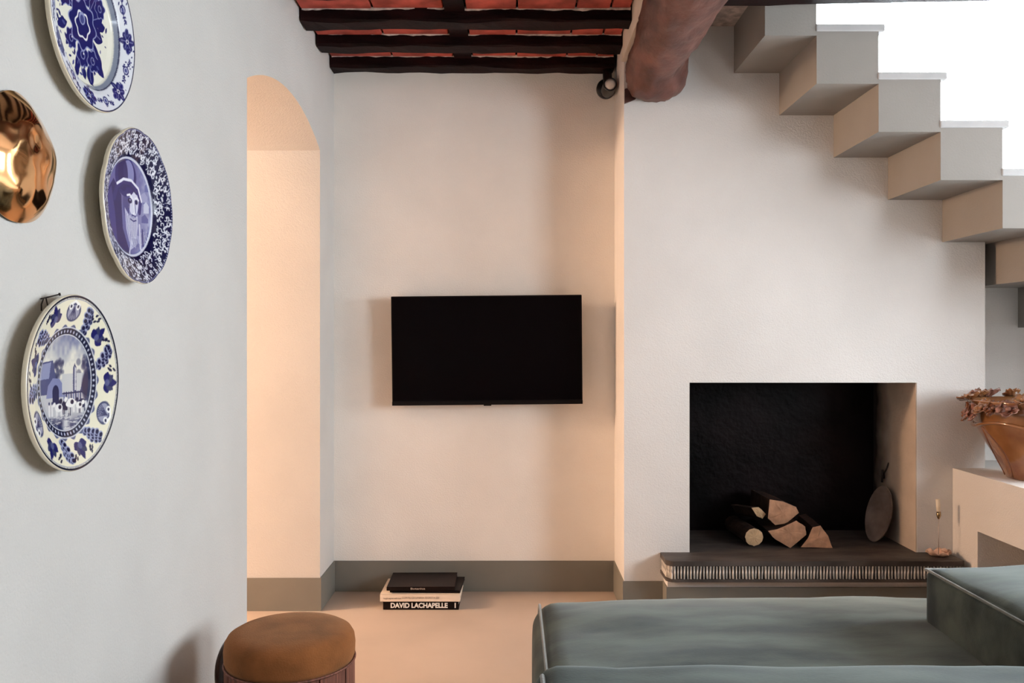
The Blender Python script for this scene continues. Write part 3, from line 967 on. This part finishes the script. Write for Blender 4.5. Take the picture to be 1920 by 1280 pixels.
def plate_flowers():
    cv = Canvas(bg=(222, 220, 206)); rnd = random.Random(3)
    cv.ring(.74, 1.1, (212, 214, 220)); cv.ring(.70, .745, (120, 128, 148), .9); cv.ring(.742, .752, INK)
    cv.ring(.985, 1.1, (40, 42, 70))
    # border: flowers, buds and sprigs
    for k in range(14):
        a = 2*math.pi*k/14 + .12; x, y = .868*math.cos(a), .868*math.sin(a)
        if k % 2 == 0:
            daisy(cv, x, y, .115, a, 6)
            for d in (-.13, .13):
                cv.ell(.87*math.cos(a+d), .87*math.sin(a+d), .034, .05, a, MID)
                cv.ell(.87*math.cos(a+d), .87*math.sin(a+d), .018, .03, a, NAVY)
        else:
            cv.ell(x, y, .05, .06, a, NAVY); cv.ell(x, y, .033, .042, a, (200, 204, 222)); cv.ell(x, y, .022, .028, a, MID)
            sprig(cv, .88*math.cos(a+.06), .88*math.sin(a+.06), a+1.3, .10, 3, rnd); sprig(cv, .86*math.cos(a-.06), .86*math.sin(a-.06), a-1.6, .10, 3, rnd)
        for _ in range(7):
            b_ = a+rnd.uniform(-.22, .22); r = rnd.uniform(.78, .96)
            cv.leaf(r*math.cos(b_), r*math.sin(b_), (r+.03)*math.cos(b_+rnd.uniform(-.04, .04)), (r+.03)*math.sin(b_+.03), .02, NAVY)
    # bouquet
    for (x, y, a, l, wd) in ((.16, .1, .5, .36, .2), (.18, .02, -.2, .30, .2), (.2, -.1, -1.1, .42, .2), (.16, .22, 1.0, .36, .18), (-.1, .25, 1.9, .38, .18), (.05, .3, 1.5, .36, .16),
                             (-.2, -.12, -2.2, .30, .12), (-.05, -.3, -1.9, .34, .12), (.16, -.42, -1.5, .26, .16), (-.22, .12, 2.7, .30, .13), (.26, -.2, -.9, .3, .18)):
        cv.leaf(x, y, x+l*math.cos(a), y+l*math.sin(a), wd, NAVY)
        cv.line([(x, y), (x+l*.8*math.cos(a), y+l*.8*math.sin(a))], .012, PALE, .7)
    for (x, y, r) in ((-.42, .22, .14), (-.26, -.25, .11), (.0, -.36, .13), (.23, -.36, .12), (-.3, .46, .13), (.1, .54, .15), (.4, .34, .11), (.05, .36, .12)):
        cv.ell(x, y, r*1.08, r*1.08, .3, PALE, 1, lobes=6, depth=.12); cv.ell(x, y, r*.98, r*.98, .3, NAVY, 1, lobes=6, depth=.12)
        cv.ell(x, y, r*.4, r*.4, 0, PALE, .9); cv.ell(x, y, r*.3, r*.3, 0, NAVY); cv.ell(x+.02, y+.02, r*.1, r*.1, 0, WHITE)
    for (x, y, a, l, wd) in ((.34, .1, .3, .2, .12), (.3, -.3, -.8, .26, .14), (-.35, -.1, -2.7, .24, .12), (-.12, -.5, -1.8, .16, .1), (-.4, .42, 2.3, .2, .12), (.3, .5, .8, .18, .12), (.02, -.5, -1.4, .14, .1)):
        cv.leaf(x, y, x+l*math.cos(a), y+l*math.sin(a), wd, NAVY)
    cv.ell(.0, .0, .30, .29, 0, PALE, 1, lobes=8, depth=.10); cv.ell(0, 0, .28, .27, 0, NAVY, 1, lobes=8, depth=.10)
    cv.ell(.0, -.01, .165, .16, 0, WHITE, 1, lobes=6, depth=.10); cv.ell(.0, -.01, .14, .135, 0, NAVY, 1, lobes=6, depth=.10)
    cv.ell(-.01, .07, .07, .075, 0, PALE, 1); cv.ell(-.01, .06, .045, .05, 0, MID)
    for _ in range(80):
        a = rnd.uniform(0, 6.283); r = rnd.uniform(.46, .62); x, y = r*math.cos(a)*.9, r*math.sin(a)
        b_ = rnd.uniform(0, 6.28); l = rnd.uniform(.04, .09)
        if x < .45 or rnd.random() < .4:
            cv.leaf(x, y, x+l*math.cos(b_), y+l*math.sin(b_), l*.45, NAVY if rnd.random() < .7 else MID)
    return cv

def plate_portrait():
    cv = Canvas(bg=(20, 20, 58)); rnd = random.Random(5)
    # border of curling white scrolls on navy
    for _ in range(620):
        a = rnd.uniform(0, 6.283); r = rnd.uniform(.70, .97); x, y = r*math.cos(a), r*math.sin(a)
        if rnd.random() < .25:
            cv.ell(x, y, rnd.uniform(.012, .022), rnd.uniform(.01, .02), a, (205, 207, 216))
        else:
            q = rnd.uniform(.018, .036); s0 = rnd.uniform(0, 6.28); ext = rnd.uniform(2.2, 4.2)
            cv.line([(x+q*math.cos(s0+ext*t), y+q*math.sin(s0+ext*t)) for t in (0, .25, .5, .75, 1)], .014, (222, 224, 232), .97)
    for k in range(12):
        a = 2*math.pi*k/12+.2; x, y = .86*math.cos(a), .86*math.sin(a)
        cv.ell(x, y, .05, .035, a, (22, 22, 60)); cv.line([(x-.03, y), (x+.03, y+.02)], .01, (190, 194, 210))
    for k in range(150):
        a = 2*math.pi*k/150; cv.ell(.985*math.cos(a), .985*math.sin(a), .011, .011, 0, (150, 155, 185))
    # medallion
    cv.comp(np.clip((.655-cv.R)/.006, 0, 1), (196, 199, 214)); disc = np.clip((.625-cv.R)/.006, 0, 1)
    nz = smooth_noise(cv.n, 14, 4)*.6 + smooth_noise(cv.n, 45, 5)*.4
    cv.comp(disc, (92, 92, 144)); cv.comp(disc*np.clip((cv.U-.15)*2+.2, 0, 1)*nz, (176, 180, 206))
    def D(fn):                         # keep paint inside the medallion
        keep = cv.img.copy(); fn(); al = disc[..., None]; cv.img = keep*(1-al)+cv.img*al
    def scene_():
        # houses and jetty behind
        for (x, y, w_, h_, c) in ((.34, .12, .2, .10, (150, 154, 190)), (.42, -.02, .16, .12, (190, 194, 214)), (.36, -.16, .2, .08, (84, 86, 140)), (.45, .28, .14, .08, (96, 100, 150))):
            cv.poly([(x, y), (x+w_, y+.02), (x+w_, y+h_), (x+w_/2, y+h_+.05), (x, y+h_)], c, .9)
        for k in range(16):
            x = .3+.02*k; y = -.26-.02*(k % 5)
            cv.line([(x, y), (x+.02, y-.16)], .012, (52, 52, 104) if k % 2 else (200, 204, 220), .8)
        # coat and shoulder
        cv.poly([(-.7, -.7), (-.62, .1), (-.44, .30), (-.22, .12), (-.18, -.3), (.05, -.66), (.4, -.7)], (40, 38, 92))
        cv.poly([(-.7, -.7), (-.66, .0), (-.5, .2), (-.4, -.1), (-.3, -.7)], (66, 64, 124), .8)
        # head
        cv.ell(.06, .10, .23, .30, .08, (128, 130, 172)); cv.ell(.12, .12, .15, .22, .1, (198, 200, 220)); cv.ell(-.07, .06, .10, .22, 0, (60, 60, 116), .85)
        # sou'wester hat: crown and brim
        cv.ell(-.10, .38, .30, .26, .15, (44, 42, 100)); cv.ell(-.02, .44, .15, .17, .2, (122, 124, 172)); cv.ell(-.18, .40, .14, .22, .1, (36, 34, 88), .9)
        cv.line([(-.42, .06), (-.34, .22), (-.18, .31), (.04, .33), (.24, .27), (.33, .12), (.30, -.02)], .085, (48, 46, 106))
        cv.line([(-.34, .25), (-.16, .34), (.06, .36), (.26, .29), (.36, .13)], .036, (220, 222, 234))
        cv.line([(-.30, .18), (-.16, .26), (.04, .28), (.22, .21)], .035, (40, 40, 92))
        # brows, eyes, nose, mouth
        cv.line([(-.05, .15), (.03, .17), (.09, .13)], .028, (226, 228, 236)); cv.line([(.17, .14), (.24, .16), (.28, .13)], .022, (226, 228, 236))
        cv.ell(.03, .09, .060, .036, 0, (30, 30, 78)); cv.ell(.21, .095, .045, .032, 0, (30, 30, 78)); cv.ell(.035, .10, .012, .01, 0, (220, 222, 232))
        cv.line([(.13, .12), (.16, -.05), (.12, -.08)], .026, (222, 224, 234)); cv.line([(.17, .10), (.19, -.05)], .020, (80, 82, 134)); cv.line([(.09, -.09), (.19, -.10)], .02, (60, 60, 112))
        # beard, hands
        cv.poly([(-.12, -.02), (-.08, -.3), (.04, -.56), (.17, -.5), (.26, -.22), (.25, -.08), (.12, -.14), (.0, -.1)], (168, 170, 202))
        for k in range(22):
            x = -.08+.015*k; cv.line([(x, -.10-.01*(k % 3)), (x*.8+.03, -.3), (x*.5+.06, -.36-.16*rnd.random())], .010, (222, 224, 234) if k % 2 else (84, 86, 138), .85)
        cv.line([(.04, -.15), (.13, -.17), (.2, -.15)], .018, (52, 52, 104))
        cv.ell(.16, -.44, .09, .06, .5, (180, 183, 208)); cv.ell(.27, -.40, .07, .05, -.4, (150, 153, 190))
        for k in range(4): cv.line([(.10+.04*k, -.40), (.13+.04*k, -.50)], .012, (64, 64, 116))
        cv.line([(.33, -.66), (.30, -.2)], .04, (196, 198, 216)); cv.line([(.40, -.6), (.38, -.25)], .03, (60, 60, 112)); cv.line([(-.02, -.65), (.08, -.4)], .03, (186, 188, 210))
    D(scene_)
    pass
    return cv

def plate_landscape():
    cv = Canvas(bg=(224, 219, 196)); rnd = random.Random(9)
    cv.ring(.975, 1.1, (30, 32, 52)); cv.ring(.955, .968, (120, 124, 150), .7)
    nz = smooth_noise(cv.n, 12, 8)*.55 + smooth_noise(cv.n, 40, 9)*.45
    def grapes(a, r0=.80):
        tang = rnd.uniform(-.3, .3)
        for row, n_ in enumerate((3, 4, 4, 3, 2)):
            for i_ in range(n_):
                t = (i_-(n_-1)/2)*.072 + rnd.uniform(-.01, .01); d_ = (row-2)*.062 + rnd.uniform(-.008, .008)
                ca, sa = math.cos(a+tang), math.sin(a+tang)
                x = r0*math.cos(a) - d_*sa*.55 + t*ca*.9 + d_*ca*.55; y = r0*math.sin(a) + d_*ca*.55 + t*sa*.9 + d_*sa*.55
                if math.hypot(x, y) > .94: continue
                cv.ell(x, y, .038, .047, a, (150, 156, 186)); cv.ell(x+.006, y-.004, .025, .034, a, INK)
    def leafy(a, r0):
        x, y = r0*math.cos(a), r0*math.sin(a)
        for k in range(5):
            b_ = a + (k-2)*.75; l = .17 if k == 2 else .135
            cv.leaf(x-.03*math.cos(a), y-.03*math.sin(a), x+l*math.cos(b_), y+l*math.sin(b_), .10, (54, 58, 92) if k % 2 else NAVY)
        cv.ell(x, y, .04, .04, 0, (96, 100, 138), .8)
    def shell(a, r0=.815):
        x, y = r0*math.cos(a), r0*math.sin(a)
        cv.ell(x, y, .115, .15, a, (70, 74, 104)); cv.ell(x-.01*math.cos(a), y-.01*math.sin(a), .085, .12, a, (150, 152, 172))
        for k in range(7):
            b_ = a+math.pi + (k-3)*.28
            cv.line([(x+.06*math.cos(a), y+.06*math.sin(a)), (x+.10*math.cos(b_), y+.10*math.sin(b_))], .012, (60, 62, 96))
        for d in (-1, 1):
            qx, qy = x+.06*math.cos(a)-d*.075*math.sin(a), y+.06*math.sin(a)+d*.075*math.cos(a)
            cv.ell(qx, qy, .042, .042, 0, (232, 232, 230)); cv.ell(qx, qy, .02, .02, 0, INK)
        cv.line([(x+.09*math.cos(a)-.07*math.sin(a), y+.09*math.sin(a)+.07*math.cos(a)), (x+.12*math.cos(a), y+.12*math.sin(a)), (x+.09*math.cos(a)+.07*math.sin(a), y+.09*math.sin(a)-.07*math.cos(a))], .03, (236, 236, 232))
    for k in range(3):
        a = math.pi/2 + 2*math.pi*k/3
        shell(a); grapes(a-.42); leafy(a-.82, .76); grapes(a-1.2, .80); leafy(a-1.62, .80)
        for d in (-.62, -1.02, -1.45):
            for _ in range(5):
                b_ = a+d+rnd.uniform(-.08, .08); r = rnd.uniform(.86, .95); cv.leaf(r*math.cos(b_), r*math.sin(b_), (r-.05)*math.cos(b_+.05), (r-.05)*math.sin(b_+.05), .03, INK)
    # medallion frame
    cv.comp(np.clip((.655+.02*np.cos(np.arctan2(cv.V, cv.U)*22)-cv.R)/.01, 0, 1), (86, 92, 122)); cv.ring(.625, .64, (206, 208, 214)); cv.ring(.555, .625, (30, 32, 56)); cv.ring(.545, .557, (206, 208, 214))
    for k in range(56):
        a = 2*math.pi*k/56; cv.ell(.59*math.cos(a), .59*math.sin(a), .018, .014, a, (176, 180, 198))
    disc = np.clip((.545-cv.R)/.006, 0, 1); keep = cv.img.copy()
    cv.img[:] = np.array((214, 212, 200))/255.
    cv.comp(np.clip((cv.V-.18)*2.2+nz-.62, 0, 1)*.9, (92, 100, 140))              # clouded sky
    cv.comp(np.clip(.05-cv.V, 0, .02)/.02*.55, (150, 154, 172))
    for (x, y, r) in ((-.2, .12, .14), (-.12, .2, .10), (.4, .14, .16), (.46, .24, .10), (-.3, .05, .12)):
        for _ in range(16):
            cv.ell(x+rnd.uniform(-r, r)*.8, y+rnd.uniform(-r, r)*.8, r*.32, r*.26, 0, (44, 48, 82), .5, .02)
    # farmhouse, barn, tower, trees
    cv.poly([(-.56, -.12), (-.56, .12), (-.5, .24), (-.26, .26), (-.2, .08), (-.2, -.12)], (72, 78, 116)); cv.poly([(-.54, .05), (-.49, .22), (-.30, .24), (-.34, .06)], (132, 138, 170))
    cv.poly([(-.40, -.16), (-.36, -.02), (-.26, .06), (-.12, .05), (-.02, -.04), (.02, -.16)], (120, 126, 164)); cv.ell(-.2, -.10, .07, .08, 0, (36, 40, 76)); cv.poly([(-.27, -.24), (-.27, -.10), (-.13, -.10), (-.13, -.24)], (36, 40, 76))
    cv.poly([(-.06, -.14), (-.06, .10), (.42, .10), (.34, -.14)], (186, 188, 190)); cv.poly([(.32, -.12), (.42, .10), (.5, .06), (.5, -.2)], (64, 70, 110))
    cv.poly([(.17, -.12), (.17, .17), (.205, .22), (.24, .17), (.24, -.12)], (70, 76, 110)); cv.poly([(.205, -.1), (.205, .18), (.23, .16), (.23, -.1)], (196, 198, 204))
    for k in range(8): cv.line([(-.02+.05*k, -.12), (-.02+.05*k, -.22)], .03, (58, 64, 100) if k % 2 else (110, 116, 150))
    cv.line([(-.05, -.125), (.36, -.125)], .018, (40, 44, 80))
    cv.ell(.5, -.06, .14, .20, 0, (34, 38, 70), .85, .04)
    # yard, cows, figures, water
    cv.comp(np.clip(-.24-cv.V, 0, .03)/.03*.7*(.4+.6*nz), (176, 178, 184))
    def cow(x, y, s_, c):
        cv.ell(x, y, .10*s_, .06*s_, 0, c)
        for dx in (-.07, -.04, .05, .08): cv.line([(x+dx*s_, y), (x+dx*s_, y-.12*s_)], .018*s_, c)
        cv.ell(x-.12*s_, y+.05*s_, .04*s_, .03*s_, .5, c); cv.ell(x+.03*s_, y+.01*s_, .04*s_, .03*s_, 0, (230, 230, 228) if sum(c) < 300 else INK)
    cow(.02, -.26, 1.0, (36, 38, 66)); cow(.12, -.24, .9, (226, 226, 224)); cow(-.14, -.28, .8, (220, 220, 220)); cow(.36, -.26, .9, (44, 46, 76)); cow(.30, -.28, .7, (226, 226, 224))
    for x in (-.34, -.28, .44): cv.line([(x, -.36), (x, -.24)], .03, (210, 210, 212)); cv.ell(x, -.22, .016, .018, 0, (60, 64, 96))
    low = np.clip((-.36-cv.V)/.10, 0, 1)
    cv.comp(low*np.clip(nz*2.2-.5, 0, 1), (40, 44, 78)); cv.comp(low*np.clip(.55-nz, 0, 1), (200, 202, 206))
    for _ in range(60):
        x = rnd.uniform(-.4, .4); y = rnd.uniform(-.52, -.36); cv.line([(x, y), (x+rnd.uniform(.02, .10), y)], .008, (56, 60, 96) if rnd.random() < .6 else (214, 214, 212), .8)
    inner = cv.img; al = disc[..., None]; cv.img = keep*(1-al) + inner*al
    return cv

def make_plate(name, px_c, Y, py_c, R_, cv, prof, label, scallop=None, tilt=0., rings_=150, segs=460):
    """plate hung on the left wall, facing +X; prof = [(r, height)] of the front face, r in 0..1"""
    z = EYE - (py_c-640)*Y/F
    rr = np.linspace(0.004, 1, rings_); hh = np.interp(rr, [p[0] for p in prof], [p[1] for p in prof])
    aa = np.linspace(0, 2*math.pi, segs, endpoint=False)
    sc_ = np.ones(segs) if scallop is None else scallop(aa)
    edge = np.clip((rr-.8)/.2, 0, 1)[:, None]
    rad = rr[:, None]*(1 + edge*(sc_[None, :]-1))
    u_ = rad*np.cos(aa)[None, :]; v_ = rad*np.sin(aa)[None, :]
    X = np.repeat(hh[:, None], segs, 1)
    P = np.stack([X, u_*R_, v_*R_], -1).reshape(-1, 3)
    idx = np.arange(rings_*segs).reshape(rings_, segs)
    a = idx[:-1]; b_ = np.roll(a, -1, 1); c = np.roll(idx[1:], -1, 1); d = idx[1:]
    faces = np.stack([a, d, c, b_], -1).reshape(-1, 4)
    # back: rim lip and foot
    h1 = prof[-1][1]
    back = [(1.012, h1-.004), (1.0, h1-.010), (.85, h1-.020), (.62, .006), (.60, .001), (.50, .001), (.48, .006), (.01, .006)]
    nb = len(back); BP = []
    s2 = segs
    for r, h in back:
        m_ = r*(1+(max(0, r-.8)/.2)*(sc_-1)) if r > .8 else r*np.ones(segs)
        BP.append(np.stack([np.full(segs, h), m_*np.cos(aa)*R_, m_*np.sin(aa)*R_], -1))
    BP = np.concatenate(BP, 0)
    base = len(P)
    seq = np.concatenate([idx[-1][None, :], base + np.arange(nb*segs).reshape(nb, segs)], 0)
    a = seq[:-1]; b_ = np.roll(a, -1, 1); c = np.roll(seq[1:], -1, 1); d = seq[1:]
    bfaces = np.stack([a, d, c, b_], -1).reshape(-1, 4)
    allv = np.concatenate([P, BP], 0); allf = np.concatenate([faces, bfaces], 0)
    me = bpy.data.meshes.new(name)
    me.vertices.add(len(allv)); me.vertices.foreach_set('co', allv.ravel())
    me.loops.add(allf.size); me.loops.foreach_set('vertex_index', allf.ravel().astype(np.int32))
    me.polygons.add(len(allf)); me.polygons.foreach_set('loop_start', (np.arange(len(allf))*4).astype(np.int32))
    me.polygons.foreach_set('use_smooth', np.ones(len(allf), bool))
    me.materials.append(M['paint']); me.materials.append(M['cream'])
    mi = np.zeros(len(allf), np.int32); mi[len(faces):] = 1
    me.update(); me.validate()
    me.polygons.foreach_set('material_index', mi)
    col = cv.sample((rr[:, None]*np.cos(aa)[None, :]).ravel(), (rr[:, None]*np.sin(aa)[None, :]).ravel())
    lin = np.where(col <= .04045, col/12.92, ((col+.055)/1.055)**2.4)
    full = np.ones((len(allv), 4)); full[:len(lin), :3] = lin
    at_ = me.color_attributes.new('paint', 'FLOAT_COLOR', 'POINT')
    at_.data.foreach_set('color', full.ravel().astype(np.float32))
    o = bpy.data.objects.new(name, me); C.objects.link(o)
    o.location = (LX+.0005, Y, z)
    o.rotation_euler = (0, tilt, 0)
    tag(o, label, 'plate', 'blue and white plates on the wall')
    return o

def ymid(xa, xb):                        # depth of a wall feature spanning these photo columns
    k_ = -(LX+.02)*F
    return .5*(k_/(960-xa) + k_/(960-xb))
pr = [(0, .010), (.60, .011), (.68, .013), (.76, .026), (.80, .029), (1.0, .038)]
pr2 = [(0, .016), (.60, .018), (.66, .022), (.70, .027), (1.0, .044)]
pr3 = [(0, .018), (.5, .020), (.6, .024), (.8, .034), (1.0, .042)]
make_plate('wall_plate', 0, ymid(77, 235), 46, .166, plate_flowers(), pr, 'round blue and white plate painted with a flower bouquet, hung highest')
make_plate('wall_plate', 0, ymid(177, 301), 388, .166, plate_portrait(), pr2, 'scalloped blue plate with a bearded man in a hat and dense scroll border',
           scallop=lambda a: 1.0+.020*np.abs(np.cos(a*5+.4))**.7-.012)
make_plate('wall_plate', 0, ymid(30, 199), 717, .163, plate_landscape(), pr3, 'blue and cream plate with a farmyard scene and grape border, on a wire hook')

# nail and wire of the lowest plate
py3 = ymid(30, 199)
z3 = EYE - (717-640)*py3/F
n0 = (LX, 1.510, EYE-(560-640)*1.505/F); n1 = (LX+.030, 1.520, EYE-(551-640)*1.505/F)
nl = thing('wall_nail', n0, 'thin nail with a bent wire above the farmyard plate', 'nail')
obj('nail_shaft', MB().tube([n0, (LX+.028, 1.522, n0[2]+.009)], .0013, 8), M['wire'], nl)
obj('nail_head', MB().tube([(LX+.027, 1.5215, n0[2]+.0088), (LX+.030, 1.523, n0[2]+.0095)], .0028, 10), M['wire'], nl)
obj('hook_wire', MB().tube([(LX+.006, 1.503, n0[2]-.022), (LX+.006, 1.503, n0[2]-.010), (LX+.007, 1.508, n0[2]+.001), (LX+.008, 1.514, n0[2]+.002), (LX+.008, 1.518, n0[2]-.008), (LX+.008, 1.522, n0[2]-.018)], .0013, 6), M['wire'], nl)

# gold lustre dish
gy = 1.432; gz = EYE - (298-640)*gy/F
rs = []
for i in range(34):
    t = i/33; r = .112*max(.004, 1-(1-t)**1.5)*.97
    ring = []
    h = .036*max(0., 1-(r/.112)**3.2) + .003
    for j in range(72):
        a = 2*math.pi*j/72
        q = r*(1+.015*math.cos(3*a+.5)+.012*math.sin(5*a)); dn = .007*fbm((math.cos(a)*r*18, math.sin(a)*r*18, 2.2), 1.0, 2)*(1-t)
        ring.append((LX + max(.002, h + dn), gy + q*math.cos(a), gz + q*1.03*math.sin(a)))
    rs.append(ring)
obj('gold_dish', MB().rings(rs), M['gold'], label='domed shiny gold lustre dish hung among the blue plates', cat='dish')
